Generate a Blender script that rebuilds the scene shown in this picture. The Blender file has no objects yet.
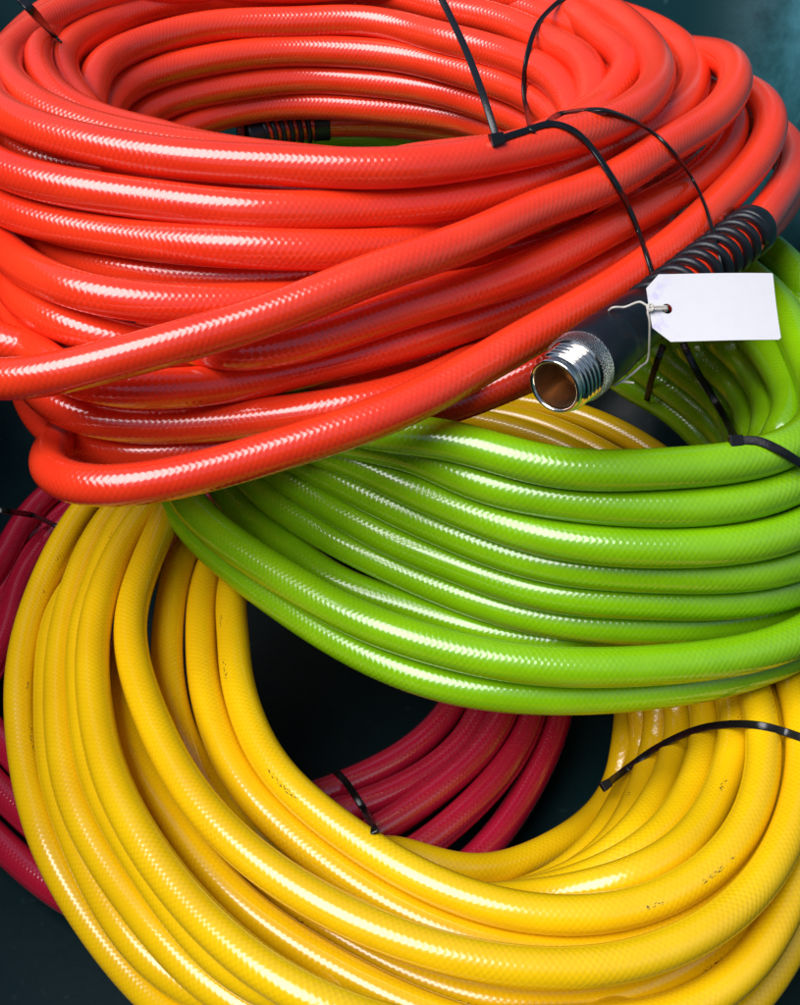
import bpy, bmesh, math, random
import numpy as np
from mathutils import Vector, Matrix
from mathutils.bvhtree import BVHTree
random.seed(4)
PI = math.pi
scn = bpy.context.scene
COL = scn.collection

# ------------------------------------------------------------------ camera
HC = 0.605                       # camera height above the tub floor (metres)
PITCH = math.radians(40.0)
F = 1200.0                      # focal length in photo pixels (800 wide)
SP, CP = math.sin(PITCH), math.cos(PITCH)
cam_d = bpy.data.cameras.new('camera'); cam = bpy.data.objects.new('camera', cam_d); COL.objects.link(cam)
cam.location = (0, 0, HC); cam.rotation_euler = (math.radians(90) - PITCH, 0, 0)
cam_d.sensor_fit = 'HORIZONTAL'; cam_d.sensor_width = 36; cam_d.lens = F / 800 * 36
cam_d.clip_start = 0.01; cam_d.clip_end = 200
scn.camera = cam

def ray(u, v):
    a = (u - 400) / F; b = (502.5 - v) / F
    return Vector((a, CP + b * SP, -SP + b * CP))
def P(u, v, drop):              # point of the place at a given depth below the lens
    d = ray(u, v); return Vector((0, 0, HC)) + d * (drop / -d.z)
def PT(u, v, t):
    return Vector((0, 0, HC)) + ray(u, v) * t

# ------------------------------------------------------------------ materials
def newmat(name):
    m = bpy.data.materials.new(name); m.use_nodes = True
    nt = m.node_tree; b = nt.nodes['Principled BSDF']; return m, nt, b
def N(nt, typ, **kw):
    n = nt.nodes.new(typ)
    for k, v in kw.items(): setattr(n, k, v)
    return n
def math_n(nt, op, a, b=None, c=None):
    n = N(nt, 'ShaderNodeMath', operation=op)
    for i, x in enumerate((a, b, c)):
        if x is None: continue
        if isinstance(x, (int, float)): n.inputs[i].default_value = x
        else: nt.links.new(x, n.inputs[i])
    return n.outputs[0]

def hose_material(name, base, dark, rough=0.2, marks=0.0, around=13, pitch=0.0029, amp=0.000031, coat=0.30, spec=0.75):
    m, nt, b = newmat(name); L = nt.links
    uv = N(nt, 'ShaderNodeUVMap'); sep = N(nt, 'ShaderNodeSeparateXYZ'); L.new(uv.outputs[0], sep.inputs[0])
    s, w = sep.outputs[0], sep.outputs[1]          # s = metres along, w = turns around
    geo = N(nt, 'ShaderNodeNewGeometry')
    # slow wander so that the braid is never perfectly regular
    nz = N(nt, 'ShaderNodeTexNoise'); nz.inputs['Scale'].default_value = 28; L.new(geo.outputs['Position'], nz.inputs['Vector'])
    wob = math_n(nt, 'MULTIPLY', nz.outputs[0], 0.0009)
    s2 = math_n(nt, 'ADD', s, wob)
    a = math_n(nt, 'MULTIPLY', s2, 2 * PI / pitch)
    c = math_n(nt, 'MULTIPLY', w, 2 * PI * around)
    h1 = math_n(nt, 'SINE', math_n(nt, 'ADD', a, c)); h2 = math_n(nt, 'SINE', math_n(nt, 'SUBTRACT', a, c))
    h = math_n(nt, 'ADD', h1, h2)
    # ridge amplitude varies along the hose
    n2 = N(nt, 'ShaderNodeTexNoise'); n2.inputs['Scale'].default_value = 34; n2.inputs['Detail'].default_value = 2
    L.new(geo.outputs['Position'], n2.inputs['Vector'])
    h = math_n(nt, 'MULTIPLY', h, math_n(nt, 'MULTIPLY_ADD', n2.outputs[0], 2.2, -0.25))
    fine = N(nt, 'ShaderNodeTexNoise'); fine.inputs['Scale'].default_value = 900; fine.inputs['Detail'].default_value = 3
    L.new(geo.outputs['Position'], fine.inputs['Vector'])
    h = math_n(nt, 'ADD', h, math_n(nt, 'MULTIPLY', fine.outputs[0], 0.12))
    bp = N(nt, 'ShaderNodeBump'); bp.inputs['Distance'].default_value = amp; bp.inputs['Strength'].default_value = 1.0
    L.new(h, bp.inputs['Height']); L.new(bp.outputs[0], b.inputs['Normal'])
    # colour: broad variation, a little grime
    big = N(nt, 'ShaderNodeTexNoise'); big.inputs['Scale'].default_value = 14; big.inputs['Detail'].default_value = 5; big.inputs['Roughness'].default_value = .65
    L.new(geo.outputs['Position'], big.inputs['Vector'])
    rmp = N(nt, 'ShaderNodeValToRGB'); L.new(big.outputs[0], rmp.inputs[0])
    rmp.color_ramp.elements[0].position = .3; rmp.color_ramp.elements[0].color = (*dark, 1)
    rmp.color_ramp.elements[1].position = .62; rmp.color_ramp.elements[1].color = (*base, 1)
    colr = rmp.outputs[0]
    # fine print-through of the yarn in the colour
    yarn = N(nt, 'ShaderNodeMix', data_type='RGBA', blend_type='MULTIPLY')
    k = math_n(nt, 'MULTIPLY_ADD', h, -0.05, 0.10); k.node.use_clamp = True
    L.new(k, yarn.inputs[0]); L.new(colr, yarn.inputs[6]); yarn.inputs[7].default_value = (.45, .4, .4, 1)
    colr = yarn.outputs[2]
    if marks > 0:
        # worn dark print: a narrow line of broken dots along the hose
        mp = N(nt, 'ShaderNodeCombineXYZ')
        L.new(math_n(nt, 'MULTIPLY', s, 640), mp.inputs[0]); L.new(math_n(nt, 'MULTIPLY', w, 70), mp.inputs[1])
        nn = N(nt, 'ShaderNodeTexNoise'); nn.inputs['Scale'].default_value = 1.0; nn.inputs['Detail'].default_value = 1; L.new(mp.outputs[0], nn.inputs['Vector'])
        dots = math_n(nt, 'GREATER_THAN', nn.outputs[0], 0.57)
        fr = math_n(nt, 'FRACT', math_n(nt, 'ADD', w, 0.02))
        band = math_n(nt, 'LESS_THAN', math_n(nt, 'ABSOLUTE', math_n(nt, 'SUBTRACT', fr, 0.5)), 0.016)
        pat = N(nt, 'ShaderNodeTexNoise'); pat.inputs['Scale'].default_value = 1.0; pat.noise_dimensions = '1D'
        L.new(math_n(nt, 'MULTIPLY', s, 38), pat.inputs['W'])
        seg = math_n(nt, 'GREATER_THAN', pat.outputs[0], 0.61)
        mk = math_n(nt, 'MULTIPLY', math_n(nt, 'MULTIPLY', dots, band), math_n(nt, 'MULTIPLY', seg, marks))
        mx = N(nt, 'ShaderNodeMix', data_type='RGBA'); L.new(mk, mx.inputs[0]); L.new(colr, mx.inputs[6]); mx.inputs[7].default_value = (.03, .028, .02, 1)
        colr = mx.outputs[2]
    L.new(colr, b.inputs['Base Color'])
    rr = math_n(nt, 'MULTIPLY_ADD', n2.outputs[0], 0.16, rough - 0.06)
    L.new(rr, b.inputs['Roughness'])
    b.inputs['Coat Weight'].default_value = coat; b.inputs['Coat Roughness'].default_value = 0.11
    b.inputs['Specular IOR Level'].default_value = spec
    return m

M = {}
M['orange'] = hose_material('orange_pvc', (0.94, 0.052, 0.013), (0.84, 0.034, 0.010), rough=0.17)
M['green'] = hose_material('green_pvc', (0.25, 0.56, 0.003), (0.18, 0.44, 0.003), rough=0.17)
M['yellow'] = hose_material('yellow_pvc', (0.93, 0.59, 0.003), (0.86, 0.51, 0.003), rough=0.17, marks=0.85, amp=0.000020)
M['crimson'] = hose_material('crimson_pvc', (0.53, 0.011, 0.042), (0.44, 0.008, 0.032), rough=0.13, coat=1.0, spec=1.0)

def plain(name, col, rough=.4, metal=0., bump=None, spec=.5, coat=0.):
    m, nt, b = newmat(name); L = nt.links
    g = N(nt, 'ShaderNodeNewGeometry'); n = N(nt, 'ShaderNodeTexNoise'); n.inputs['Scale'].default_value = 120; n.inputs['Detail'].default_value = 5
    L.new(g.outputs['Position'], n.inputs['Vector'])
    mx = N(nt, 'ShaderNodeMix', data_type='RGBA'); L.new(n.outputs[0], mx.inputs[0])
    mx.inputs[6].default_value = (*[c * .75 for c in col], 1); mx.inputs[7].default_value = (*[min(1, c * 1.2) for c in col], 1)
    L.new(mx.outputs[2], b.inputs['Base Color'])
    L.new(math_n(nt, 'MULTIPLY_ADD', n.outputs[0], .15, rough - .07), b.inputs['Roughness'])
    b.inputs['Metallic'].default_value = metal; b.inputs['Specular IOR Level'].default_value = spec; b.inputs['Coat Weight'].default_value = coat
    if bump:
        n3 = N(nt, 'ShaderNodeTexNoise'); n3.inputs['Scale'].default_value = bump[0]; n3.inputs['Detail'].default_value = 4
        L.new(g.outputs['Position'], n3.inputs['Vector'])
        bp = N(nt, 'ShaderNodeBump'); bp.inputs['Distance'].default_value = bump[1]; L.new(n3.outputs[0], bp.inputs['Height']); L.new(bp.outputs[0], b.inputs['Normal'])
    return m
M['tie'] = plain('black_nylon', (.006, .006, .007), .28, bump=(700, .0001))
M['rubber'] = plain('black_rubber', (.007, .009, .013), .36, bump=(500, .0001), spec=.4)
M['chrome'] = plain('plated_brass', (.70, .65, .56), .11, 1.0, bump=(400, .00006))
M['bore'] = plain('worn_brass_bore', (.62, .42, .25), .34, 1.0, bump=(300, .0001))
M['string'] = plain('cotton_string', (.62, .58, .50), .8, bump=(2500, .0003))
M['inkline'] = plain('hole_dark', (.01, .01, .01), .6)

def knurl_mat():
    m, nt, b = newmat('knurled_brass'); L = nt.links
    uv = N(nt, 'ShaderNodeUVMap'); sep = N(nt, 'ShaderNodeSeparateXYZ'); L.new(uv.outputs[0], sep.inputs[0])
    a = math_n(nt, 'MULTIPLY', sep.outputs[0], 2 * PI / .0015); c = math_n(nt, 'MULTIPLY', sep.outputs[1], 2 * PI * 52)
    h = math_n(nt, 'ADD', math_n(nt, 'SINE', math_n(nt, 'ADD', a, c)), math_n(nt, 'SINE', math_n(nt, 'SUBTRACT', a, c)))
    bp = N(nt, 'ShaderNodeBump'); bp.inputs['Distance'].default_value = .0008; L.new(h, bp.inputs['Height']); L.new(bp.outputs[0], b.inputs['Normal'])
    b.inputs['Base Color'].default_value = (.58, .60, .62, 1); b.inputs['Metallic'].default_value = 1; b.inputs['Roughness'].default_value = .3
    return m
M['knurl'] = knurl_mat()

def tag_mat():
    m, nt, b = newmat('white_card'); L = nt.links
    tc = N(nt, 'ShaderNodeTexCoord')
    n = N(nt, 'ShaderNodeTexNoise'); n.inputs['Scale'].default_value = 140; n.inputs['Detail'].default_value = 4; L.new(tc.outputs['Object'], n.inputs['Vector'])
    sx = N(nt, 'ShaderNodeSeparateXYZ'); L.new(tc.outputs['Object'], sx.inputs[0])
    near = N(nt, 'ShaderNodeMapRange'); near.inputs[1].default_value = -.0270; near.inputs[2].default_value = -.0170; near.inputs[3].default_value = 1; near.inputs[4].default_value = 0.05
    L.new(sx.outputs[0], near.inputs[0])
    r = N(nt, 'ShaderNodeMapRange'); r.inputs[1].default_value = .50; r.inputs[2].default_value = .62; L.new(n.outputs[0], r.inputs[0])
    k = math_n(nt, 'MULTIPLY', r.outputs[0], near.outputs[0])
    mx = N(nt, 'ShaderNodeMix', data_type='RGBA'); L.new(k, mx.inputs[0]); mx.inputs[6].default_value = (.70, .69, .70, 1); mx.inputs[7].default_value = (.56, .50, .72, 1)
    L.new(mx.outputs[2], b.inputs['Base Color']); b.inputs['Roughness'].default_value = .6
    f = N(nt, 'ShaderNodeTexNoise'); f.inputs['Scale'].default_value = 2500; L.new(tc.outputs['Object'], f.inputs['Vector'])
    bp = N(nt, 'ShaderNodeBump'); bp.inputs['Distance'].default_value = .00005; L.new(f.outputs[0], bp.inputs['Height']); L.new(bp.outputs[0], b.inputs['Normal'])
    return m
M['tag'] = tag_mat()

def bin_mat():
    m, nt, b = newmat('teal_plastic'); L = nt.links
    tc = N(nt, 'ShaderNodeTexCoord')
    n = N(nt, 'ShaderNodeTexNoise'); n.inputs['Scale'].default_value = 9; n.inputs['Detail'].default_value = 8; n.inputs['Roughness'].default_value = .7; L.new(tc.outputs['Object'], n.inputs['Vector'])
    r = N(nt, 'ShaderNodeValToRGB'); L.new(n.outputs[0], r.inputs[0])
    r.color_ramp.elements[0].position = .35; r.color_ramp.elements[0].color = (.0012, .030, .036, 1)
    r.color_ramp.elements[1].position = .7; r.color_ramp.elements[1].color = (.0008, .032, .037, 1)
    # pale dusty scratches
    v = N(nt, 'ShaderNodeTexNoise'); v.inputs['Scale'].default_value = 1; v.inputs['Detail'].default_value = 3
    mp = N(nt, 'ShaderNodeMapping'); mp.inputs['Scale'].default_value = (130, 130, 14); mp.inputs['Rotation'].default_value = (.2, .3, .5); L.new(tc.outputs['Object'], mp.inputs[0]); L.new(mp.outputs[0], v.inputs['Vector'])
    rr = N(nt, 'ShaderNodeMapRange'); rr.inputs[1].default_value = .66; rr.inputs[2].default_value = .80; rr.inputs[4].default_value = .35; L.new(v.outputs[0], rr.inputs[0])
    mx = N(nt, 'ShaderNodeMix', data_type='RGBA'); L.new(rr.outputs[0], mx.inputs[0]); L.new(r.outputs[0], mx.inputs[6]); mx.inputs[7].default_value = (.10, .22, .22, 1)
    # shade painted in low down, a pale blue highlight painted toward the right-hand corner
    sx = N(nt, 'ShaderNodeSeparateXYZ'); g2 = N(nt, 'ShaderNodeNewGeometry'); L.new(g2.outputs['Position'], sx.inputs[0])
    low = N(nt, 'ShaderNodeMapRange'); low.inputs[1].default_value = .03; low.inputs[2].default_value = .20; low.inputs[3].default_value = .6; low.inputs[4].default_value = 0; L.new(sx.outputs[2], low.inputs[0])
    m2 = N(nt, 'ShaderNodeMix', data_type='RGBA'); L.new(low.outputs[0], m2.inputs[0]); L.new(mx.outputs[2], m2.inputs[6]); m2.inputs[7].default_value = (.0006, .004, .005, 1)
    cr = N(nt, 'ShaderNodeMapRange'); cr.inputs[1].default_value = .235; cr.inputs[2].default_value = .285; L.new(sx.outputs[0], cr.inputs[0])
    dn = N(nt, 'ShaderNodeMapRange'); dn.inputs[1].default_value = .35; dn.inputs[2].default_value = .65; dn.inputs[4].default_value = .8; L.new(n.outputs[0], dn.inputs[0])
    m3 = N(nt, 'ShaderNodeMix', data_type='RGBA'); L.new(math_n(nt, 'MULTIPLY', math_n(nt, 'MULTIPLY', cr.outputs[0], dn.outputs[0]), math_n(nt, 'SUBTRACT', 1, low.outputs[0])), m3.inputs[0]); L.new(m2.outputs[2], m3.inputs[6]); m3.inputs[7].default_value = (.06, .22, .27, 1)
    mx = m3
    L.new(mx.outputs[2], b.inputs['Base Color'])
    L.new(math_n(nt, 'MULTIPLY_ADD', n.outputs[0], .3, .26), b.inputs['Roughness'])
    bp = N(nt, 'ShaderNodeBump'); b.inputs['Specular IOR Level'].default_value = .35; bp.inputs['Distance'].default_value = .0006; L.new(n.outputs[0], bp.inputs['Height']); L.new(bp.outputs[0], b.inputs['Normal'])
    return m
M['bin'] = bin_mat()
M['ground'] = plain('concrete', (.28, .27, .25), .85, bump=(60, .003))

# ------------------------------------------------------------------ objects
def tag(o, label=None, cat=None, group=None, kind=None):
    if label: o['label'] = label
    if cat: o['category'] = cat
    if group: o['group'] = group
    if kind: o['kind'] = kind
    return o
def empty(name, loc):
    o = bpy.data.objects.new(name, None); COL.objects.link(o); o.location = loc; o.empty_display_size = .02; return o
def mesh_obj(name, verts, faces, mat, parent=None, uvs=None, smooth=True, origin=None):
    if origin is None:
        a = np.array(verts, dtype=float); origin = Vector(((a[:,0].min()+a[:,0].max())/2, (a[:,1].min()+a[:,1].max())/2, a[:,2].min()))
    me = bpy.data.meshes.new(name)
    me.from_pydata([tuple(Vector(v) - origin) for v in verts], [], faces)
    if uvs is not None:
        ul = me.uv_layers.new(name='UVMap'); ul.data.foreach_set('uv', np.array(uvs, dtype=np.float32).ravel())
    me.polygons.foreach_set('use_smooth', [smooth] * len(me.polygons))
    me.materials.append(mat); me.update()
    o = bpy.data.objects.new(name, me); COL.objects.link(o); o.location = origin
    if parent:
        o.parent = parent; o.location = origin - parent_world(parent)
    return o
def parent_world(p):
    l = Vector(p.location)
    while p.parent: p = p.parent; l += Vector(p.location)
    return l

class Geo:
    def __init__(s): s.v = []; s.f = []; s.uv = []
    def tube(s, pts, rad, seg=20, closed=False, uoff=0.0, woff=0.0, ref=Vector((0, 0, 1)), cap=True, flat=None):
        """swept tube; uv = (metres along, turns around). flat=(half width, half thickness) sweeps a strap"""
        n = len(pts); pts = [Vector(p) for p in pts]; base = len(s.v)
        T = []
        for i in range(n):
            a = pts[(i - 1) % n] if (closed or i > 0) else pts[0]; b = pts[(i + 1) % n] if (closed or i < n - 1) else pts[-1]
            T.append((b - a).normalized())
        ss = [0.0]
        for i in range(1, n): ss.append(ss[-1] + (pts[i] - pts[i - 1]).length)
        if closed: ss.append(ss[-1] + (pts[0] - pts[-1]).length)
        if closed:       # a fixed reference keeps the closed loop twist free
            fr = []
            for t in T:
                x = (ref - t * ref.dot(t)).normalized(); fr.append((x, t.cross(x)))
        else:
            x = (ref - T[0] * ref.dot(T[0]));
            if x.length < 1e-4: x = Vector((1, 0, 0)) - T[0] * T[0].x
            x.normalize(); fr = []
            for t in T:
                x = (x - t * x.dot(t)).normalized(); fr.append((x, t.cross(x)))
        rads = rad if hasattr(rad, '__len__') else [rad] * n
        for i in range(n):
            x, y = fr[i]
            for k in range(seg):
                a = 2 * PI * k / seg; ca, sa = math.cos(a), math.sin(a)
                if flat:
                    hw, ht = flat; e = .35
                    q = x * (math.copysign(abs(ca) ** e, ca) * ht) + y * (math.copysign(abs(sa) ** e, sa) * hw * rads[i])
                else: q = (x * ca + y * sa) * rads[i]
                s.v.append(pts[i] + q)
        m = n if closed else n - 1
        for i in range(m):
            j = (i + 1) % n
            for k in range(seg):
                l = (k + 1) % seg
                s.f.append((base + i * seg + k, base + i * seg + l, base + j * seg + l, base + j * seg + k))
                u0, u1 = ss[i] + uoff, ss[i + 1] + uoff; w0, w1 = k / seg + woff, (k + 1) / seg + woff
                s.uv += [(u0, w0), (u0, w1), (u1, w1), (u1, w0)]
        if not closed and cap:
            s.f.append(tuple(base + k for k in range(seg))[::-1]); s.uv += [(0, 0)] * seg
            s.f.append(tuple(base + (n - 1) * seg + k for k in range(seg))); s.uv += [(0, 0)] * seg
    def lathe(s, o, ax, prof, seg=64, close_ends=False):
        """prof: list of (distance along axis, radius)"""
        o = Vector(o); ax = Vector(ax).normalized(); x = ax.cross(Vector((0, 0, 1))).normalized(); y = ax.cross(x)
        base = len(s.v); L = 0; ls = [0]
        for i in range(1, len(prof)): ls.append(ls[-1] + math.hypot(prof[i][0] - prof[i-1][0], prof[i][1] - prof[i-1][1]))
        for d, r in prof:
            for k in range(seg):
                a = 2 * PI * k / seg; s.v.append(o + ax * d + (x * math.cos(a) + y * math.sin(a)) * r)
        for i in range(len(prof) - 1):
            for k in range(seg):
                l = (k + 1) % seg
                s.f.append((base + i * seg + k, base + i * seg + l, base + (i + 1) * seg + l, base + (i + 1) * seg + k))
                s.uv += [(ls[i], k / seg), (ls[i], (k + 1) / seg), (ls[i + 1], (k + 1) / seg), (ls[i + 1], k / seg)]
        if close_ends:
            s.f.append(tuple(base + k for k in range(seg))[::-1]); s.uv += [(0, 0)] * seg
            s.f.append(tuple(base + (len(prof) - 1) * seg + k for k in range(seg))); s.uv += [(0, 0)] * seg
    def build(s, name, mat, parent=None, smooth=True, origin=None): return mesh_obj(name, s.v, s.f, mat, parent, s.uv, smooth, origin)

# ------------------------------------------------------------------ coils
def fit_loop(center, pts, R, K=9, lam=2e-6, zh=None, n=360, samples=None, debug=None):
    """pts: [(u, v, drop)...]. A smooth loop r(theta), z(theta) about the coil's axis that follows them."""
    cx, cy = center
    th, rr, zz = [], [], []
    for u, v, d, *_h in pts:
        p = P(u, v, d); th.append(math.atan2(p.y - cy, p.x - cx)); rr.append(math.hypot(p.x - cx, p.y - cy)); zz.append(p.z)
    order = np.argsort(th); th = np.array(th)[order]; rr = np.array(rr)[order]; zz = np.array(zz)[order]
    T, RR, ZZ, W = list(th), list(rr), list(zz), [1.0] * len(th)
    m = len(th)
    for i in range(m):
        a = th[i]; b = th[(i + 1) % m] + (2 * PI if i == m - 1 else 0)
        gap = b - a; k = int(gap / math.radians(12))
        for j in range(1, k):
            f = j / k; ang = a + gap * f
            e = min(f, 1 - f) * gap                      # angular distance to a known point
            wgt = min(1.0, e / math.radians(45)) if R else 0.0
            r = (rr[i] * (1 - f) + rr[(i + 1) % m] * f) * (1 - wgt) + (R or 0) * wgt
            T.append(ang); RR.append(r); zl = zz[i] * (1 - f) + zz[(i + 1) % m] * f; ZZ.append(zl if zh is None else zl * (1 - wgt) + (HC - zh) * wgt); W.append(0.12)
    T = np.array(T); W = np.sqrt(np.array(W))
    def basis(t): return np.column_stack([np.ones_like(t)] + [g(k * t) for k in range(1, K + 1) for g in (np.cos, np.sin)])
    A = basis(T) * W[:, None]
    pen = np.diag([0] + [k ** 4 for k in range(1, K + 1) for _ in (0, 1)]) * lam * len(T)
    S = A.T @ A + pen
    cr = np.linalg.solve(S, A.T @ (np.array(RR) * W)); cz = np.linalg.solve(S, A.T @ (np.array(ZZ) * W))
    t = np.linspace(0, 2 * PI, n, endpoint=False) if samples is None else samples
    B = basis(np.asarray(t)); r = B @ cr; z = B @ cz
    if debug:
        Bt = basis(th); e = np.abs(Bt @ cr - rr).max(); print('FIT', debug, 'max err mm %.1f' % (e * 1000), 'r %.3f-%.3f' % (r.min(), r.max()))
    return [Vector((cx + r[i] * math.cos(t[i]), cy + r[i] * math.sin(t[i]), z[i])) for i in range(len(t))]

def D(drop, *uv):                 # same drop for a run of traced points
    return [(u, v, drop) for u, v in uv]
def H(drop, *uv):                 # guide points under other runs
    return [(u, v, drop, 0) for u, v in uv]
def G(d0, d1, *uv):               # drop runs from d0 to d1 along the run
    n = len(uv) - 1
    return [(u, v, d0 + (d1 - d0) * i / n) for i, (u, v) in enumerate(uv)]


import os
DEBUG = 'HOSEDEBUG' in os.environ
LOOPS = []        # every run of hose: coil, name, points, radius
def auto_arc(center, pts, over=15):
    th = sorted(math.degrees(math.atan2(P(*p[:3]).y - center[1], P(*p[:3]).x - center[0])) % 360 for p in pts)
    gaps = [((th[(i + 1) % len(th)] - th[i]) % 360, i) for i in range(len(th))]; g, i = max(gaps)
    if g < 2 * over + 20: over = max(2, g / 2 - 8)
    return th[(i + 1) % len(th)] - over, th[i] + over + (360 if th[i] < th[(i + 1) % len(th)] else 0)
def gather(coil, center, loops, rad):
    for k, (nm, (pts, R, opt)) in enumerate(loops.items()):
        kw = {q: w for q, w in opt.items() if q in ('K', 'lam', 'zh')}
        if 'arc' in opt:
            a, b = opt['arc'] if opt['arc'] != 'auto' else auto_arc(center, pts); n = int(abs(b - a) / 3); tt = np.radians(np.linspace(a, b, n)); closed = False
        else:
            tt = np.linspace(0, 2 * PI, 120, endpoint=False); closed = True
        c = fit_loop(center, pts, R, samples=tt, debug=(coil + ' ' + nm) if DEBUG else None, **kw)
        th = sorted(math.atan2(P(*p).y - center[1], P(*p).x - center[0]) % (2 * PI) for p in pts if len(p) == 3)
        vis = []
        for t in tt:
            t = t % (2 * PI); nx = min(((x - t) % (2 * PI)) for x in th); pv = min(((t - x) % (2 * PI)) for x in th)
            vis.append(1.0 if nx + pv < math.radians(33) or min(nx, pv) < math.radians(4) else 0.0)
        if opt.get('arc') == 'auto':           # loose ends of a run dive into the bundle
            a0, b0 = a + opt.get('over', 15), b - opt.get('over', 15)
            for q, tq in enumerate(np.degrees(tt)):
                bey = max(a0 - tq, tq - b0, 0) / 15
                if bey > 0:
                    e_ = (c[q] - Vector((0, 0, HC))).normalized(); bey = min(bey, 1); c[q] = c[q] + e_ * (.034 * bey * bey * (3 - 2 * bey))
        X = [tuple(p) for p in c]; fixed = [0] * len(X)
        for p in opt.get('pre', [])[::-1]: X.insert(0, tuple(p)); vis.insert(0, 1.0); fixed.insert(0, 1)
        LOOPS.append(dict(coil=coil, name=nm, X=np.array(X), vis=np.array(vis), nopush=(nm in ('q', 'rim_inner', 'inner_a', 'inner_b', 'inner_c', 'inner_d', 'inner_e', 'inner_back', 'tail')), fixed=np.array(fixed, dtype=float), closed=closed, rad=rad, w=opt.get('w', (k * .37) % 1), u=k * 1.37))

def settle(loops):
    """takes the runs from the uppermost down; each one gives way, away from the eye, to those already laid"""
    from mathutils.kdtree import KDTree
    eye = np.array((0, 0, HC)); laid_X, laid_T, laid_r, laid_n, laid_v, laid_c = [], [], [], [], [], []
    def tang(x, closed):
        t = (np.roll(x, -1, 0) - np.roll(x, 1, 0)) if closed else np.gradient(x, axis=0)
        return t / np.linalg.norm(t, axis=1)[:, None]
    for l in loops:
        X = l['X']; n = len(X); tot = np.zeros(n); who = {}
        if laid_X and not l.get('nopush'):
            kd = KDTree(sum(len(a) for a in laid_X)); k = 0; PX = np.vstack(laid_X); PT_ = np.vstack(laid_T); PR = np.concatenate(laid_r); PN = sum(laid_n, []); PV = np.concatenate(laid_v); PC = sum(laid_c, [])
            for a in PX: kd.insert(a, k); k += 1
            kd.balance()
            for it in range(6):
                need = np.zeros(n)
                for i in range(n):
                    if l['fixed'][i] or not l['vis'][i]: continue
                    x = X[i]; e = x - eye; e /= np.linalg.norm(e)
                    for co, j, d in kd.find_range(x, .030):
                        if not PV[j] or PC[j] != l['coil']: continue
                        t = PT_[j]; dv = x - PX[j]; al = dv @ t
                        if abs(al) > .007: continue
                        dp = dv - t * al; dist = np.linalg.norm(dp); lim = (l['rad'] + PR[j]) * .99
                        if dist >= lim: continue
                        ep = e - t * (e @ t); le = np.linalg.norm(ep)
                        if le < .3: continue
                        ep /= le; de = dp @ ep; s2 = max(dist ** 2 - de ** 2, 0)
                        w = (math.sqrt(max(lim ** 2 - s2, 0)) - de) / le
                        if de < 0:
                            q_ = min(1, max(0, (.80 - math.sqrt(s2) / lim) / .4)); w *= q_ * q_ * (3 - 2 * q_)
                        if w > need[i]: need[i] = w
                        if DEBUG and w > .012: who[PN[j]] = max(who.get(PN[j], 0), round(w * 1000))
                if need.max() < .0004: break
                need = np.minimum(need, np.maximum(.042 - tot, 0))
                m = need.copy()
                for q in range(1, 4):
                    if l['closed']: m = np.maximum(m, np.maximum(np.roll(need, q), np.roll(need, -q)) * (1 - .08 * q))
                    else:
                        a = need.copy(); a[q:] = need[:-q]; b = need.copy(); b[:-q] = need[q:]; m = np.maximum(m, np.maximum(a, b) * (1 - .08 * q))
                for q in range(8):
                    if l['closed']: m = .25 * np.roll(m, 1) + .5 * m + .25 * np.roll(m, -1)
                    else:
                        p = np.concatenate([m[:1], m, m[-1:]]); m = .25 * p[:-2] + .5 * p[1:-1] + .25 * p[2:]
                m *= (1 - l['fixed'])
                e = X - eye; e /= np.linalg.norm(e, axis=1)[:, None]
                X = X + e * m[:, None]; tot += m
            if DEBUG: print('SETTLE', l['coil'], l['name'], 'pushed max %.0f mean %.0f mm' % (tot.max() * 1000, tot.mean() * 1000), 'at', '%d %d' % (lambda p: (400 + p[0] / (p[1] * CP - p[2] * SP) * F, 502.5 - (p[1] * SP + p[2] * CP) / (p[1] * CP - p[2] * SP) * F))(X[tot.argmax()] - eye), 'left %.1f' % (need.max() * 1000), 'zmin %.3f' % X[:, 2].min(), who)
        X[:, 2] = np.maximum(X[:, 2], l['rad'] + .001)
        l['X'] = X
        laid_X.append(X); laid_T.append(tang(X, l['closed'])); laid_r.append(np.full(n, l['rad'])); laid_n.append([l['coil'][0] + ':' + l['name']] * n); laid_v.append(l['vis']); laid_c.append([l['coil']] * n)

def dense(x, closed, k=4):
    out = []; m = len(x)
    for i in range(m if closed else m - 1):
        if closed: p0, p1, p2, p3 = x[(i - 1) % m], x[i], x[(i + 1) % m], x[(i + 2) % m]
        else: p0, p1, p2, p3 = x[max(i - 1, 0)], x[i], x[i + 1], x[min(i + 2, m - 1)]
        for q in range(k):
            t = q / k; out.append(.5 * ((2*p1) + (p2-p0)*t + (2*p0-5*p1+4*p2-p3)*t*t + (3*p1-p0-3*p2+p3)*t**3))
    if not closed: out.append(x[-1])
    return out
def lay(coil):
    g = Geo()
    for l in LOOPS:
        if l['coil'] != coil: continue
        g.tube(dense(l['X'], l['closed'], 3), l['rad'], seg=24, closed=l['closed'], uoff=l['u'], woff=l['w'])
    return g
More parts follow.
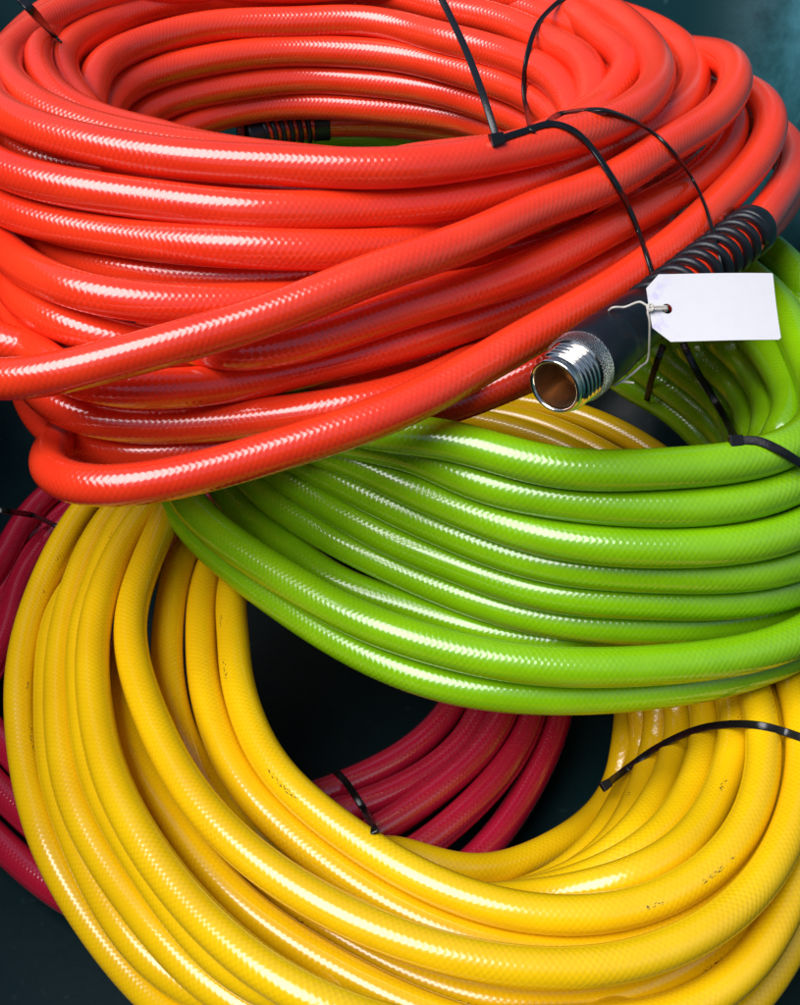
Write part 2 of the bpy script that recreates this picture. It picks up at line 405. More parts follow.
# ------------------------------------------------------------------ traced hose runs (photo pixel, pixel, depth below lens)
OC = (-0.035, 0.645)
ORANGE = {
 # inner wall of the opening, top to bottom
 'rim_outer': (D(.232, (0,112),(50,132),(100,147),(150,155),(200,160),(250,164),(300,167),(350,168),(400,167),(450,163),(500,154),(550,142),(600,127),(625,115),(645,100),(657,75),(643,40),(612,15),(580,-3)), .18, {}),
 'rim_inner': (D(.233, (60,8),(30,28),(10,55),(8,78),(20,95)) + D(.239,(50,112),(100,130),(150,143),(200,151),(250,157)) + H(.250,(350,165),(450,160),(550,138)), .165, {}),
 'q': (G(.236,.238,(105,0),(62,20),(40,45),(35,65),(42,83)) + D(.247,(65,102),(100,120),(150,137),(200,147)) + H(.256,(300,165),(400,163),(500,150),(560,132)) + D(.245,(612,95)) + D(.239,(626,76),(621,60),(598,33),(568,12)), .145, {}),
 'inner_a': (D(.2445, (165,2),(119,18),(78,40),(64,62),(450,8),(500,22),(545,38),(575,58),(595,82)) + D(.249,(65,85)) + D(.253,(85,105),(592,102)) + D(.2445,(325,-10)), .128, {}),
 'inner_b': (D(.253, (200,28),(149,41),(106,63),(89,86),(325,21),(400,27),(450,40),(500,53),(540,70),(567,92)) + D(.262,(95,104),(572,110)), .128, {}),
 'inner_back': (D(.262, (325,4),(400,10),(450,24),(500,37),(235,8),(170,17),(118,37),(86,62),(78,82)), .134, {}),
 'inner_c': (D(.269, (200,62),(150,76),(118,95),(108,112),(325,51),(400,57),(450,68),(500,83),(540,103),(555,118)), .128, {}),
 'inner_d': (D(.287, (200,93),(160,106),(140,120),(325,79),(400,85),(450,94),(500,110),(530,124)), .128, {}),
 'inner_e': (D(.304, (210,119),(185,130),(325,105),(400,110),(450,116),(490,128)), .13, {}),
 # outer face, top to bottom
 'sliver': (D(.258, (0,146),(50,158),(100,168),(150,175),(200,180),(300,188),(400,188),(500,175),(600,140)), 0.16, {'arc': 'auto', 'zh': 0.285}),
 'wall_a': (G(.246,.249, (0,168),(50,183),(100,192),(150,200),(200,206),(300,211),(400,206),(450,200),(500,190),(550,174),(600,152),(640,135),(675,113),(694,85),(685,55),(665,35)), .19, {}),
 'wall_b': (D(.260, (0,206),(50,222),(100,234),(150,241),(200,245),(300,250),(400,246),(450,239),(500,226)) + H(.275,(560,205),(600,190),(690,120)), 0.16, {'zh': 0.285}),
 'wall_c': (D(.280, (32,245),(60,254),(100,264),(150,272),(200,276),(270,276),(350,268)) + H(.292,(450,256),(520,246),(580,226),(640,203),(690,170)) , 0.15, {'arc': 'auto', 'zh': 0.285}),
 'wall_d': (G(.270,.283, (-5,235),(8,255),(25,268),(50,280),(100,294),(150,301),(200,305),(250,304),(300,300)) , 0.165, {'zh': 0.285}),
 'wall_e': (H(.300,(-6,236),(6,264)) + D(.289, (20,290),(38,312),(70,327),(110,336)) + H(.310,(180,352),(240,352)) , 0.15, {'arc': 'auto', 'zh': 0.285}),
 'wall_f': (D(.305, (0,345),(60,350),(120,347)) , 0.155, {'arc': 'auto', 'zh': 0.285}),
 'cross_a': (G(.299,.258, (-30,377),(0,377),(50,373),(100,364),(150,351),(200,336),(250,320),(300,303),(350,284),(400,265)) + G(.2555,.241,(450,246),(500,227),(550,206),(600,184),(650,160),(692,130),(715,112),(735,92),(739,75),(722,60)) + H(.252,(703,54)) + H(.262,(665,44)) + H(.272,(620,24)), .20, {'K': 12, 'lam': 4e-7}),
 'wall_g': (G(.294,.262, (250,352),(300,341),(350,325),(400,311),(450,297),(500,280),(550,258),(600,234),(650,207),(700,173),(728,145),(733,125),(725,105)), 0.172, {'arc': 'auto', 'zh': 0.285}),
 'wall_h': (G(.308,.287, (60,372),(100,383),(150,388),(200,386),(250,380),(300,370),(350,356),(400,343),(450,328),(500,311),(550,292),(600,268),(650,240)), 0.172, {'arc': 'auto', 'zh': 0.285}),
 'wall_i': (H(.355,(190,408)) + G(.325,.305, (250,388),(300,383),(350,372),(400,361),(450,347),(500,332)), 0.16, {'arc': 'auto', 'zh': 0.285}),
 'wall_j': (G(.322,.318, (38,378),(40,398),(75,413),(120,421),(200,422),(250,420),(300,414),(350,405),(400,393),(450,375)), 0.16, {'arc': 'auto', 'zh': 0.285}),
 'wall_k': (G(.339,.332, (38,405),(50,430),(80,444),(120,451),(160,452),(200,449),(250,442),(300,432),(350,420)), 0.16, {'arc': 'auto', 'zh': 0.285}),
 'wall_l': (G(.320,.322, (400,416),(430,410),(480,392),(530,373),(580,350)), 0.16, {'arc': 'auto', 'zh': 0.285}),
 'cross_b': (H(.362,(66,440)) + G(.342,.308, (46,456),(48,467),(60,478),(87,487),(125,486),(160,480),(200,470),(250,458),(300,445),(350,428),(400,407)) + G(.3,.262,(450,382),(500,355),(550,325),(600,296),(650,262),(700,222),(725,195),(750,168),(767,140),(770,112),(760,98)) + H(.268,(742,90)), .195, {'K': 12, 'lam': 4e-7}),
 'low_right': (G(.318,.300, (690,285),(740,250),(768,222),(785,195),(793,165)), .20, {'arc': 'auto'}),
}
GC = (0.065, 0.545)
GREEN = {
 'rim_a': (D(.335, (450,440),(500,455),(550,465),(600,470),(650,470),(700,466),(750,458),(800,441)), .14, {}),
 'rim_b': (H(.352, (350,440)) + D(.352, (400,449),(450,470),(500,487),(550,498),(600,504),(650,507),(700,506),(750,498),(800,482)), .16, {}),
 'wall_a': (D(.368, (330,450),(365,466),(400,481),(450,504),(500,523),(550,537),(600,545),(650,548),(700,547),(750,541),(800,529)), .19, {}),
 'wall_b': (D(.386, (310,462),(350,485),(400,508),(450,532),(500,550),(550,563),(600,570),(650,574),(700,573),(750,570),(800,562)), .192, {}),
 'wall_c': (D(.405, (275,467),(310,491),(350,516),(400,541),(450,562),(500,580),(550,592),(600,599),(650,601),(700,600),(800,586)), .192, {}),
 'wall_d': (D(.425, (245,472),(270,495),(300,517),(350,546),(400,569),(450,590),(500,607),(550,618),(600,624),(650,626),(700,624),(750,616),(800,602)), .19, {}),
 'wall_e': (D(.445, (220,478),(250,518),(300,558),(350,588),(400,606),(450,622),(500,634),(560,642)), 0.155, {'arc': 'auto', 'zh': .42}),
 'wall_f': (D(.419, (180,485),(205,520),(250,556),(300,588),(350,614),(400,635),(450,650),(500,660),(550,666),(600,668),(650,666),(700,661),(750,652),(800,637)), .20, {}),
 'wall_g': (D(.439, (172,492),(190,522),(214,549),(260,588),(310,621),(360,650),(400,670),(450,684),(500,692),(550,695),(600,695),(650,690),(700,682),(750,670),(800,650)), .20, {}),
 'in_a': (D(.350, (762,345),(782,375),(790,400),(785,426)), 0.15, {'arc': 'auto', 'zh': .40}),
 'in_b': (D(.366, (727,344),(752,370),(768,400),(768,430)), 0.15, {'arc': 'auto', 'zh': .40}),
 'in_c': (D(.381, (695,350),(728,378),(748,408),(752,435)), 0.15, {'arc': 'auto', 'zh': .40}),
 'in_d': (D(.397, (667,358),(700,383),(728,413),(740,440)), 0.15, {'arc': 'auto', 'zh': .40}),
 'in_e': (D(.413, (640,365),(670,387),(702,412),(727,440)), 0.15, {'arc': 'auto', 'zh': .40}),
 'in_f': (D(.430, (620,378),(655,399),(690,425),(712,447)), 0.15, {'arc': 'auto', 'zh': .40}),
 'back_a': (D(.340, (290,144),(350,136),(410,140),(740,232),(770,252),(800,278)), 0.165, {'arc': 'auto', 'zh': .40}),
 'back_b': (D(.352, (750,262),(780,290),(800,314)), 0.165, {'arc': 'auto', 'zh': .40}),
 'back_c': (D(.352, (765,300),(790,335),(803,370)), 0.165, {'arc': 'auto', 'zh': .40}),
}
YC = (0.0, 0.45)
YELLOW = {
 'outer_a': (G(.482,.488,(97,492),(83,515),(45,580),(35,605),(26,640),(20,700),(24,750),(33,800),(50,850),(77,900),(115,950),(154,1000)) + G(.512,.503,(750,1003),(775,968),(790,940),(805,905)) + D(.470,(560,410),(620,434),(665,461)), 0.212, {}),
 'outer_b1': (D(.476, (66,600),(52,650),(49,700),(53,750),(63,800),(80,850),(108,900),(138,943),(170,972),(203,995)), 0.168, {'arc': 'auto', 'zh': .495}),
 'outer_b': (G(.464,.466,(130,497),(118,507),(90,550),(72,600),(62,650),(59,700),(64,750),(76,800),(110,870),(137,907),(162,934),(188,962),(215,985),(250,1012)) + G(.482,.474,(720,993),(760,945),(785,903),(805,858)) + D(.472,(500,416),(550,428),(600,452)), 0.207, {}),
 'outer_c1': (D(.455, (135,505),(113,545),(90,600),(83,650),(82,700),(91,750),(107,800),(136,855),(178,910),(228,960),(280,997)), 0.168, {'arc': 'auto', 'zh': .495}),
 'outer_c': (G(.444,.448,(165,495),(138,522),(110,575),(100,600),(93,650),(93,700),(104,750),(122,803),(146,848),(188,901),(238,949),(290,985),(345,1016)) + H(.512,(640,1016),(700,982),(745,940),(780,890)) + D(.476,(450,426),(510,436),(560,458)), 0.196, {}),
 'mid_d': (D(.470, (143,580),(128,640),(122,700),(133,750),(155,800),(185,842),(215,873),(262,922),(312,957),(375,992),(430,1011),(500,1032),(560,1042)), 0.168, {'arc': 'auto', 'zh': .495}),
 'cross_e': (G(.444,.460,(165,520),(150,555),(136,590),(131,620),(132,650),(138,680),(147,705),(166,750),(195,797),(225,831),(258,862),(300,891),(350,918),(400,938),(450,954),(500,965),(550,969),(600,966),(655,954),(705,928),(748,897),(775,862),(792,820),(802,770),(802,727),(792,680)), 0.175, {}),
 'under_e': (D(.484, (222,835),(252,866),(292,901),(345,938),(400,970),(450,989),(500,1000),(550,1004),(600,1001),(645,985),(695,960),(740,925)) + H(.484,(770,888),(790,850)), 0.168, {'arc': 'auto', 'zh': .495}),
 'mid_f': (G(.462,.478,(200,525),(182,560),(171,600),(167,650),(170,690),(180,730),(196,765),(217,797),(242,828)), 0.168, {'arc': 'auto', 'zh': .495}),
 'mid_f2': (D(.505, (200,740),(216,772),(237,803),(258,828)), 0.168, {'arc': 'auto', 'zh': .495}),
 'mid_g': (D(.4675, (220,545),(207,580),(201,615),(202,650),(208,700),(221,742),(240,777),(267,812),(300,843),(340,872),(400,911),(450,933),(500,947),(550,952),(600,948),(645,938),(697,914),(738,883),(765,845),(776,800),(776,760),(772,720)), 0.151, {}),
 'rim_h': (D(.460, (240,560),(232,590),(232,620),(234,650),(242,700),(262,748),(302,799),(343,830),(400,868),(450,891),(500,908),(550,914),(600,913),(645,904),(694,879),(732,848),(755,800),(763,750),(757,700),(748,675)), 0.138, {}),
 'in_a': (H(0.5,(455,900),(510,902)) + D(.4675, (565,893),(600,886),(648,867),(688,839),(715,806),(730,765),(734,725),(728,690)), 0.15, {'arc': 'auto', 'zh': .495}),
 'in_b': (H(0.505,(455,900),(510,902)) + D(.477, (562,886),(600,874),(638,851),(667,828),(692,790),(704,755),(705,720),(700,690)), 0.15, {'arc': 'auto', 'zh': .495}),
 'in_c': (H(0.512,(455,900),(510,902)) + D(.486, (560,882),(600,862),(640,823),(663,790),(676,752),(677,715),(672,690)), 0.15, {'arc': 'auto', 'zh': .495}),
 'in_d': (H(0.522,(455,900),(510,902)) + D(.497, (568,880),(590,866),(612,843),(630,815),(646,783),(655,750),(656,715)), 0.15, {'arc': 'auto', 'zh': .495}),
 'in_e': (H(0.532,(455,900),(510,902)) + D(.510, (540,888),(562,874),(590,850),(613,820),(631,786),(640,755),(641,715)), 0.15, {'arc': 'auto', 'zh': .495}),
 'in_f': (D(.528, (400,852),(425,862),(450,868),(490,869),(530,858),(570,838),(600,811),(617,780),(626,745),(628,705)), 0.15, {'arc': 'auto', 'zh': .495}),
}
CC = (-0.096, 0.54)
CRIMSON = {
 'a': (D(0.566, (453,705),(430,733),(400,757),(370,774),(340,786)), 0.140, {}),
 'b': (D(0.562, (482,708),(470,732),(440,764),(412,783),(368,803),(335,814)) , .14, {}),
 'c': (D(0.5566, (503,712),(484,745),(438,790),(380,828),(350,845)) + D(0.5566,(-20,712),(0,740),(25,768)), 0.170, {}),
 'd': (D(0.5600, (531,712),(517,750),(485,792),(435,835),(400,862)) + D(0.5600,(-15,775),(0,791),(22,812)), 0.186, {}),
 'e': (D(0.5757, (558,714),(548,750),(525,792),(488,845),(460,872)) + D(0.5690,(-15,828),(0,842),(20,862),(50,885),(80,905)), 0.202, {}),
 'f': (D(0.5488, (62,528),(34,560),(14,600),(2,645)), 0.213, {'arc': (100, 205)}),
 'g': (D(0.5466, (45,498),(14,535),(-6,575)), 0.230, {'arc': (100, 200)}),
}
R_O, R_G, R_Y, R_C = .0094, .0096, .0085, .0087
# orange coil
hose_o = empty('garden_hose', (OC[0], OC[1], HC - .34))
tag(hose_o, 'orange red hose in a thick coil on top of the pile, with plated coupling', 'hose', 'coiled garden hoses in the tub')

# coupling axis: face of the thread -> start of the spring guard
A = PT(554, 387, .492); B = P(757, 226, .288); AX = (B - A).normalized(); LEN = (B - A).length
pre = [A + AX * (LEN * f) for f in (.45, .55, .65, .75, .85, .93)]
arc_pts = G(.288, .292, (757,226),(772,208),(783,188),(790,165),(789,142))
loops = dict(ORANGE)
loops['lead'] = (arc_pts, .20, {'arc': (-24, 150), 'pre': pre})
arc2 = D(.322, (490,139),(450,130),(400,124),(330,123),(290,127),(262,132),(235,140))
loops['tail'] = (arc2, .13, {'arc': (-60, math.degrees(math.atan2(P(246, 138, .322).y - OC[1], P(246, 138, .322).x - OC[0])))})
ORD = lambda d, first: {k: d[k] for k in list(first) + [k for k in d if k not in first]}
LOOPS.append(dict(coil='none', name='coupling', X=np.array([tuple(A + AX * (LEN * f)) for f in np.linspace(0, .5, 14)]), vis=np.ones(14), fixed=np.ones(14), closed=False, rad=.0145, w=0, u=0))
gather('orange', OC, ORD(loops, ['lead', 'cross_b', 'cross_a', 'rim_outer', 'rim_inner', 'wall_a', 'wall_b', 'wall_d']), R_O)
gather('green', GC, GREEN, R_G); gather('yellow', YC, ORD(YELLOW, ['cross_e', 'rim_h', 'mid_g', 'outer_c', 'outer_c1', 'outer_b', 'outer_b1', 'outer_a']), R_Y); gather('crimson', CC, ORD(CRIMSON, ['c', 'b', 'a', 'd', 'e']), R_C)
settle(LOOPS)
tail = [l for l in LOOPS if l['name'] == 'tail'][0]
c8full = [Vector(p) for p in dense(tail['X'], False, 6)][::-1]
go = lay('orange')
body_o = go.build('hose_length', M['orange'], hose_o)

def helix(axis_pts, rad, wire, turns, name, parent, n=26):
    """black coil spring wound round a centre line"""
    pts = [Vector(p) for p in axis_pts]
    L = [0]
    for i in range(1, len(pts)): L.append(L[-1] + (pts[i] - pts[i - 1]).length)
    tot = L[-1]; out = []
    x = None
    for i in range(int(turns * n) + 1):
        s = tot * i / (turns * n); k = max(j for j in range(len(L) - 1) if L[j] <= s + 1e-9)
        f = (s - L[k]) / (L[k + 1] - L[k]); p = pts[k].lerp(pts[k + 1], min(f, 1)); t = (pts[k + 1] - pts[k]).normalized()
        if x is None: x = t.cross(Vector((0, 0, 1))).normalized()
        x = (x - t * x.dot(t)).normalized(); y = t.cross(x); a = 2 * PI * i / n
        out.append(p + (x * math.cos(a) + y * math.sin(a)) * rad)
    g = Geo(); g.tube(out, wire, seg=12); return g.build(name, M['rubber'], parent)

# --- coupling of the orange hose
coup = Geo()
rT = .0128
prof = [(.0016, .0101), (.0000, .0105), (-.0004, .0112), (.0002, .0119), (.0012, .0122), (.0022, .0120), (.0034, .0118)]
for k in range(4):                                   # four thread crests
    b0 = .0038 + k * .0030
    prof += [(b0, .0113), (b0 + .0007, .0127), (b0 + .0012, .0135), (b0 + .0017, .0135), (b0 + .0023, .0126), (b0 + .0028, .0113)]
prof += [(.0160, .0115), (.0164, .0136), (.0168, .0140)]
coup.lathe(A, AX, prof, seg=96)
thread = coup.build('threaded_end', M['chrome'], hose_o)
gb = Geo(); gb.lathe(A, AX, [(.0016, .0101), (.008, .0098), (.018, .0096), (.024, .0090), (.024, .0060), (.030, .0055), (.030, .0003)], seg=64)
gb.build('bore', M['bore'], thread)
gk = Geo(); gk.lathe(A, AX, [(.0164, .0130), (.0166, .0146), (.0174, .0150), (.0232, .0150), (.0239, .0147), (.0241, .0128)], seg=128)
gk.build('knurled_ring', M['knurl'], thread)
gs = Geo(); gs.lathe(A, AX, [(.0240, .0105), (.0242, .0138), (.0250, .0144), (.0285, .0149), (.0420, .0150), (.0455, .0146), (.0465, .0143), (.0480, .0144), (.0660, .0136), (LEN * .395, .0126), (LEN * .40, .0100)], seg=72)
sleeve = gs.build('rubber_sleeve', M['rubber'], hose_o)
gp = [A + AX * (LEN * f) for f in np.linspace(.39, .925, 20)]
helix(gp, R_O + .0020, .0023, 10, 'spring_guard', hose_o)
gc = Geo(); gc.lathe(A, AX, [(LEN * .925, .0094), (LEN * .925 + .0004, .0128), (LEN * .925 + .002, .0134), (LEN * .925 + .009, .0132), (LEN * .925 + .0108, .0124), (LEN * .925 + .011, .0094)], seg=64)
gc.build('guard_collar', M['rubber'], hose_o)
# --- the other end of the orange hose, inside the opening
run = [p for p in c8full if P(322, 129, .322).x > p.x > P(200, 140, .322).x]
guard2 = [p for p in c8full if P(312, 129, .322).x > p.x > P(250, 138, .322).x]
helix(guard2, R_O + .0012, .0017, 6.5, 'spring_guard', hose_o)
gr = Geo(); col = [p for p in c8full if P(330, 129, .322).x > p.x > P(311, 129, .322).x]
gr.tube(col, .0112, seg=32); gr.build('guard_collar', M['rubber'], hose_o)
gr = Geo(); col = [p for p in c8full if P(262, 135, .322).x > p.x > P(215, 140, .322).x]
gr.tube(col, .0108, seg=32); gr.build('rubber_sleeve', M['rubber'], hose_o)

# green, yellow, crimson coils: one unbroken length each
def simple_coil(c, label):
    o = lay(c).build('garden_hose', M[c]); tag(o, label, 'hose', 'coiled garden hoses in the tub'); return o
hose_g = simple_coil('green', 'lime green hose coil lying under the orange red one and over the yellow one')
hose_y = simple_coil('yellow', 'bright yellow hose coil at the front of the tub with worn black print')
hose_c = simple_coil('crimson', 'dark crimson hose coil at the bottom, seen through the yellow coil')

# ------------------------------------------------------------------ surface lookup (for straps that lie on the hoses)
def bvh_of(objs):
    v, f = [], []
    for o in objs:
        b = len(v); off = parent_world(o); v += [Vector(x.co) + off for x in o.data.vertices]; f += [tuple(b + i for i in p.vertices) for p in o.data.polygons]
    return BVHTree.FromPolygons(v, f)
bv = bvh_of([body_o, hose_g, hose_y, hose_c])
EYE = Vector((0, 0, HC))
def on(u, v, lift=.0016):
    d = ray(u, v).normalized(); h = bv.ray_cast(EYE, d)
    return (h[0] - d * lift) if h[0] else P(u, v, .5)
def spline(pts, n=10):
    out = []; m = len(pts)
    for i in range(m - 1):
        p0, p1, p2, p3 = pts[max(i-1, 0)], pts[i], pts[i+1], pts[min(i+2, m-1)]
        for k in range(n):
            t = k / n
            out.append(.5 * ((2*p1) + (p2-p0)*t + (2*p0-5*p1+4*p2-p3)*t*t + (3*p1-p0-3*p2+p3)*t**3))
    out.append(pts[-1]); return out
TG = 'black cable ties binding the hose coils'
def drape(c, lift=.0011):
    """keeps a strap on top of what it crosses, pulled taut between the crests"""
    ds = [(p - EYE).normalized() for p in c]; t = [(p - EYE).length for p in c]; cap = []
    for d, tt in zip(ds, t):
        h = bv.ray_cast(EYE, d); cap.append(h[3] - lift if h[0] is not None else 9.0)
    t = [min(a, b) if a - b < .03 else a for a, b in zip(t, cap)]
    for _ in range(25):
        t = [t[0]] + [min((t[i - 1] + 2 * t[i] + t[i + 1]) / 4, cap[i] if t[i] - cap[i] < .03 else 9) for i in range(1, len(t) - 1)] + [t[-1]]
    return [EYE + d * a for d, a in zip(ds, t)]
def strap(label, runs, width=.0021, thick=.00075, heads=(), tip=False):
    """runs: list of point lists; heads: (position, direction)"""
    t = empty('cable_tie', runs[0][0]); tag(t, label, 'cable tie', TG)
    for r in runs:
        c = drape(spline(r, 12)); g = Geo()
        n = len(c); rad = [1.0] * n
        if tip:
            for i in range(n): rad[i] = max(.25, min(1, (i + 3) / 25))
        mid = c[n // 2]; t0 = (c[min(n-1, n//2+1)] - c[n//2-1]).normalized(); view = (mid - EYE).normalized()
        ref = (-view + Vector((0, 0, .3))).normalized()
        g.tube(c, rad, seg=12, ref=ref, flat=(width, thick)); g.build('strap', M['tie'], t)
    for hp, hd, hs in heads:
        make_head(hp, hd, hs, t)
    return t
def make_head(p, d, s, parent):
    d = Vector(d).normalized(); n = ((EYE - p).normalized()); n = (n - d * n.dot(d)).normalized(); y = d.cross(n)
    bm = bmesh.new(); bmesh.ops.create_cube(bm, size=1)
    for v in bm.verts: v.co = Vector((v.co.x * s * 1.25, v.co.y * s * 1.2, v.co.z * s * .85)) * (1.0)
    for v in bm.verts:
        if v.co.x > 0: v.co.y *= .8; v.co.z *= .8
    bmesh.ops.bevel(bm, geom=list(bm.edges), offset=s * .12, segments=2, affect='EDGES', profile=.6)
    R = Matrix((d, y, n)).transposed()
    # the slot: a sunk mouth on the front face
    top = max(bm.faces, key=lambda f: f.normal.x * f.calc_area()); r = bmesh.ops.inset_individual(bm, faces=[top], thickness=s * .16, depth=-s * .3)
    vs = [R @ v.co + p for v in bm.verts]; idx = {v: i for i, v in enumerate(bm.verts)}; fs = [tuple(idx[v] for v in f.verts) for f in bm.faces]
    bm.free(); return mesh_obj('lock_head', vs, fs, M['tie'], parent, smooth=False)

hd = on(497, 139, .002)
strap('black cable tie with a long tail rising from its head across the orange coil opening',
      [[PT(436, -12, .60), PT(452, 20, .588), PT(468, 55, .57), PT(483, 95, .55), hd]], heads=[(hd, (.8, .3, .1), .0052)], width=.0017)
strap('black cable tie over the front of the orange coil, ending at the white tag',
      [[on(503, 138), on(525, 131), on(550, 124), on(572, 130), on(590, 146), on(607, 170), on(625, 200), on(640, 235), on(652, 272), on(655, 279)]], width=.0016)
strap('black cable tie curving over the orange coil down to the spring guard',
      [[on(545, 126), on(560, 114, .003), on(590, 110, .002), on(615, 113), on(645, 127, .002), on(668, 146), on(690, 175, .002), on(705, 205), on(715, 240), on(721, 262), on(723, 274)]], width=.0016)
strap('black cable tie standing upright over the inner wall of the orange coil',
      [[on(572, -6, .002), on(556, 4, .003), on(538, 24, .003), on(528, 52, .002), on(524, 85, .002), on(527, 112, .002), on(532, 131, .002)]], width=.0015)
strap('black cable tie tail pointing inward at the top left of the orange coil',
      [[on(61, 42, .0012), on(50, 31, .003), PT(35, 14, .60), PT(22, 0, .60), PT(8, -16, .60)]], width=.0024, tip=True)
strap('black cable tie tail beside the teal tub wall behind the orange coil', [[PT(590, -14, .80), PT(615, -2, .80), PT(632, 7, .80), PT(645, 12, .80)]], width=.0022)
gh = on(736, 441, .0028)
strap('black cable tie with square head on the inner rim of the green coil',
      [[on(683, 343, .002), on(695, 368, .003), on(712, 396, .003), on(726, 420, .003), gh], [gh, on(757, 441, .002), on(775, 448, .002), on(792, 458, .002), on(815, 474, .002)]], heads=[(gh, (.9, .1, .1), .0050)], width=.0021)
strap('short black cable tie hanging down the shaded inside of the green coil',
      [[on(663, 345, .002), on(656, 365, .002), on(650, 385, .002), on(647, 400, .002)]], width=.0020)
yh = PT(606, 785, .64)
strap('black cable tie arching over the right side of the yellow coil',
      [[yh, on(628, 768, .003), on(655, 749, .003), on(690, 732, .003), on(722, 725, .002), on(755, 725, .002), on(785, 732, .002), on(812, 742, .002)]], heads=[(yh, (.8, .5, .1), .0046)], width=.0020)
strap('black cable tie round the crimson coil, seen through the yellow coil',
      [[on(336, 772, .0015), on(345, 781, .0012), on(356, 797, .0015), on(366, 813, .0012), on(375, 833, .0015)]], width=.0020)
strap('shaded black cable tie round the crimson coil beyond the left edge of the yellow coil',
      [[on(-10, 509, .001), on(12, 512, .001), on(35, 516, .001), on(56, 526, .0012)]], width=.0020)

# ------------------------------------------------------------------ price tag
TC = PT(714, 308, .512)
vx = (PT(782, 311, .517) - PT(645, 312, .507)).normalized(); up0 = (PT(714, 272, .517) - PT(714, 345, .507)).normalized()
nz_ = vx.cross(up0).normalized(); up0 = nz_.cross(vx)
tagobj = empty('price_tag', TC)
tag(tagobj, 'blank white card tag with clipped corners on a string at the orange hose coupling', 'tag')
W2, H2, c = .0290, .0156, .0062
outline = [(-W2 + c, H2), (W2 - .0004, H2 + .0002), (W2, H2 - .0004), (W2 - .0014, -H2 + .0012), (W2 - .0026, -H2 + .0002), (-W2 + c + .001, -H2), (-W2 + .0002, -H2 + c + .0005), (-W2, H2 - c)]
hx, hy, hr = -W2 + .0079, -.0002, .0023
NS = 48
def ray_out(a):
    # where a ray from the hole centre meets the outline
    best = 1e9; dx, dy = math.cos(a), math.sin(a)
    for i in range(len(outline)):
        (x1, y1), (x2, y2) = outline[i], outline[(i + 1) % len(outline)]
        ex, ey = x2 - x1, y2 - y1; den = dx * ey - dy * ex
        if abs(den) < 1e-12: continue
        t = ((x1 - hx) * ey - (y1 - hy) * ex) / den; s_ = ((x1 - hx) * dy - (y1 - hy) * dx) / den
        if t > 0 and -1e-6 <= s_ <= 1 + 1e-6: best = min(best, t)
    return best
angs = sorted([2 * PI * i / NS for i in range(NS)] + [math.atan2(y - hy, x - hx) % (2 * PI) for x, y in outline])
rings = 8; v, f = [], []
def curl(x, y): return .0009 * math.sin((x + .01) * 55) + .0006 * (y / H2) ** 2 - .0005 * (x / W2)
for side in (1, -1):
    for a in angs:
        ro = ray_out(a)
        for j in range(rings):
            r = hr + (ro - hr) * j / (rings - 1); x, y = hx + r * math.cos(a), hy + r * math.sin(a)
            v.append((x, y, curl(x, y) + side * .00018))
na = len(angs)
for s_ in range(2):
    for i in range(na):
        for j in range(rings - 1):
            q = [s_ * na * rings + i * rings + j, s_ * na * rings + i * rings + j + 1, s_ * na * rings + ((i + 1) % na) * rings + j + 1, s_ * na * rings + ((i + 1) % na) * rings + j]
            f.append(tuple(q if s_ == 0 else q[::-1]))
for i in range(na):
    for j in (0, rings - 1):
        k = (i + 1) % na; f.append((i * rings + j, na * rings + i * rings + j, na * rings + k * rings + j, k * rings + j))
me = bpy.data.meshes.new('card'); me.from_pydata(v, [], f); me.materials.append(M['tag'])
card = bpy.data.objects.new('card', me); COL.objects.link(card); card.parent = tagobj
ROT = Matrix((vx, up0, nz_)).transposed(); card.rotation_euler = ROT.to_euler()
def tl(x, y, z=0): return TC + ROT @ Vector((x, y, z))
# string: through the hole, over the card's left end, round the sleeve and out below with two frayed ends
sl = A + AX * .052
side = AX.cross((EYE - sl).normalized()).normalized(); fr = (EYE - sl).normalized(); fr = (fr - AX * fr.dot(AX)).normalized()
ring = [sl + (side * math.cos(a) + fr * math.sin(a)) * .0162 - AX * (.0 + .001 * math.sin(2 * a)) for a in np.linspace(-.3, 2 * PI - .3, 30)]
g = Geo(); g.tube(spline([tl(hx - .0004, hy + .0003, -.002), tl(hx - .0005, hy + .0003, .0012), tl(hx - .004, hy + .0005, .0014), tl(-W2 - .0006, hy + .0006, .0012), tl(-W2 - .004, .0030, .0), PT(625, 307, .512), PT(612, 308, .512), PT(604, 318, .525)], 10), 0.0005, seg=10, ref=Vector((0, 0, 1)))
g.tube(spline([tl(hx - .0005, hy - .0006, -.002), tl(hx - .0006, hy - .0006, .0012), tl(hx - .004, hy - .0008, .0013), tl(-W2 - .0010, hy - .0012, .0010), tl(-W2 + .0005, -.006, -.003), PT(648, 358, .522), PT(640, 367, .518), PT(628, 377, .515), PT(614, 386, .513), PT(621, 382, .512), PT(634, 383, .512)], 10), 0.0005, seg=10)
g.build('string', M['string'], tagobj)
g = Geo()
for k in range(2): g.tube([tl(-W2 - .0002 + .0002 * k + .0011 * math.cos(a) , hy + .0016 * math.sin(a), .0010 + .0006 * k) for a in np.linspace(0, 2 * PI, 14)], .0005, seg=8)
g.build('knot', M['string'], tagobj)

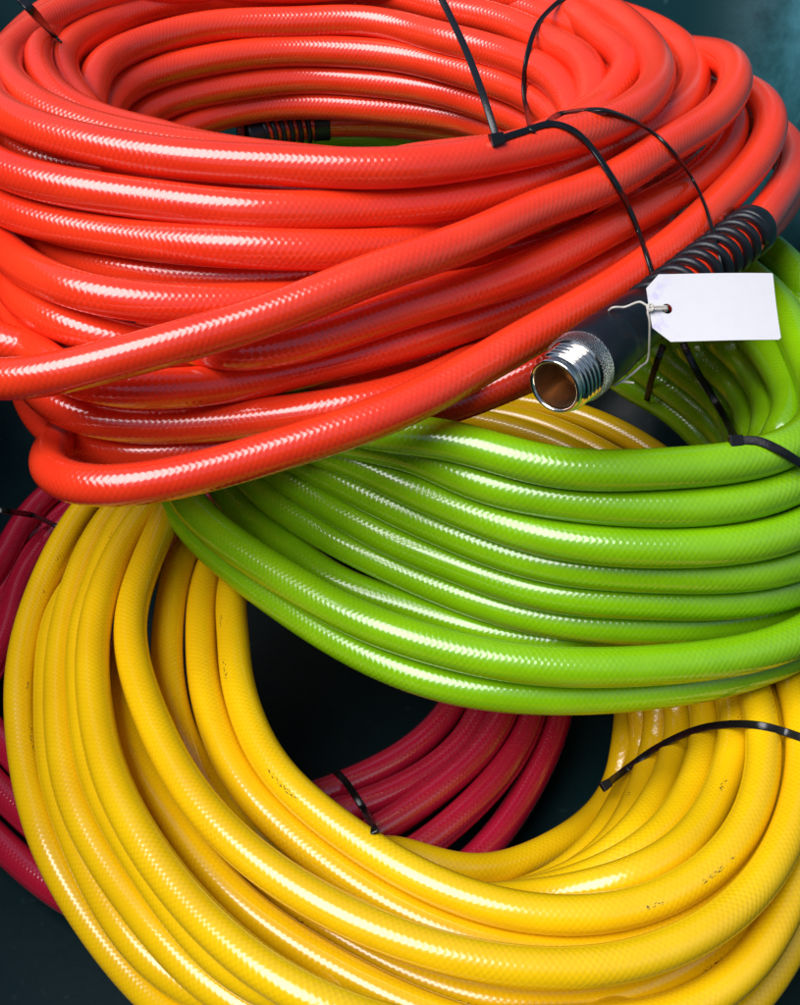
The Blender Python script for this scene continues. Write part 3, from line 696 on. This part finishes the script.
# ------------------------------------------------------------------ tub
BX0, BX1, BY0, BY1, BH, BR = -.45, .335, -.20, .955, .56, .09
def rr_loop(x0, x1, y0, y1, r, n=10):
    out = []
    for cx_, cy_, a0 in ((x1 - r, y1 - r, 0), (x0 + r, y1 - r, 90), (x0 + r, y0 + r, 180), (x1 - r, y0 + r, 270)):
        for i in range(n + 1):
            a = math.radians(a0 + 90 * i / n); out.append((cx_ + r * math.cos(a), cy_ + r * math.sin(a)))
    return out
tub = empty('plastic_tub', ((BX0 + BX1) / 2, (BY0 + BY1) / 2, 0)); tag(tub, 'dark teal plastic tub holding the four coiled hoses', 'tub')
prof = []   # inset, z from the inside floor up and over the rim
nfl = 8
prof += [(.32, 0.0), (.20, 0.0)]
for i in range(nfl + 1):
    a = math.radians(90 * i / nfl); prof.append((.155 - .05 * math.sin(a), .05 - .05 * math.cos(a)))
prof += [(.090, .12), (.070, .2), (-.002, BH - .01), (-.008, BH), (-.03, BH + .003), (-.034, BH - .002), (-.034, BH - .03), (-.010, BH - .032), (.098, .05), (.14, -.012)]
v, f = [], []; ns = None
for ins, z in prof:
    lp = rr_loop(BX0 + ins, BX1 - ins, BY0 + ins, BY1 - ins, max(.02, BR - ins * .3))
    ns = len(lp); v += [(x, y, z) for x, y in lp]
for i in range(len(prof) - 1):
    for k in range(ns):
        l = (k + 1) % ns; f.append((i * ns + k, (i + 1) * ns + k, (i + 1) * ns + l, i * ns + l))
f.append(tuple(range(ns)))
f.append(tuple((len(prof) - 1) * ns + k for k in range(ns))[::-1])
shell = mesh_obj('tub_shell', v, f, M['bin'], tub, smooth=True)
gv = [(-30, -30, -.014), (30, -30, -.014), (30, 30, -.014), (-30, 30, -.014)]
gr = mesh_obj('ground', gv, [(0, 1, 2, 3)], M['ground'], smooth=False); tag(gr, kind='structure')

# ------------------------------------------------------------------ light
SUN_EL, SUN_AZ = 57.0, 213.0          # azimuth: direction towards the sun, degrees from +x, counter-clockwise
w = bpy.data.worlds.new('World'); scn.world = w; w.use_nodes = True; nt = w.node_tree
bg = nt.nodes['Background']; sky = nt.nodes.new('ShaderNodeTexSky'); sky.sky_type = 'NISHITA'; sky.sun_disc = False
sky.sun_elevation = math.radians(SUN_EL); sky.sun_rotation = math.radians(90 - SUN_AZ); sky.air_density = 1.0; sky.dust_density = 1.0
nt.links.new(sky.outputs[0], bg.inputs['Color']); bg.inputs['Strength'].default_value = 0.10
sd = bpy.data.lights.new('sun', 'SUN'); so = bpy.data.objects.new('sun', sd); COL.objects.link(so)
dirv = Vector((math.cos(math.radians(SUN_AZ)) * math.cos(math.radians(SUN_EL)), math.sin(math.radians(SUN_AZ)) * math.cos(math.radians(SUN_EL)), math.sin(math.radians(SUN_EL))))
so.rotation_euler = (-dirv).to_track_quat('-Z', 'Y').to_euler(); so.location = (0, 0, 3)
sd.energy = 4.2; sd.angle = math.radians(45); sd.color = (1, .965, .97)
scn.view_settings.view_transform = 'Standard'; scn.view_settings.look = 'None'; scn.view_settings.exposure = 0; scn.view_settings.gamma = 1
scn.render.film_transparent = False
scn.cycles.use_denoising = True; scn.cycles.max_bounces = 6; scn.cycles.glossy_bounces = 3; scn.cycles.sample_clamp_indirect = 6
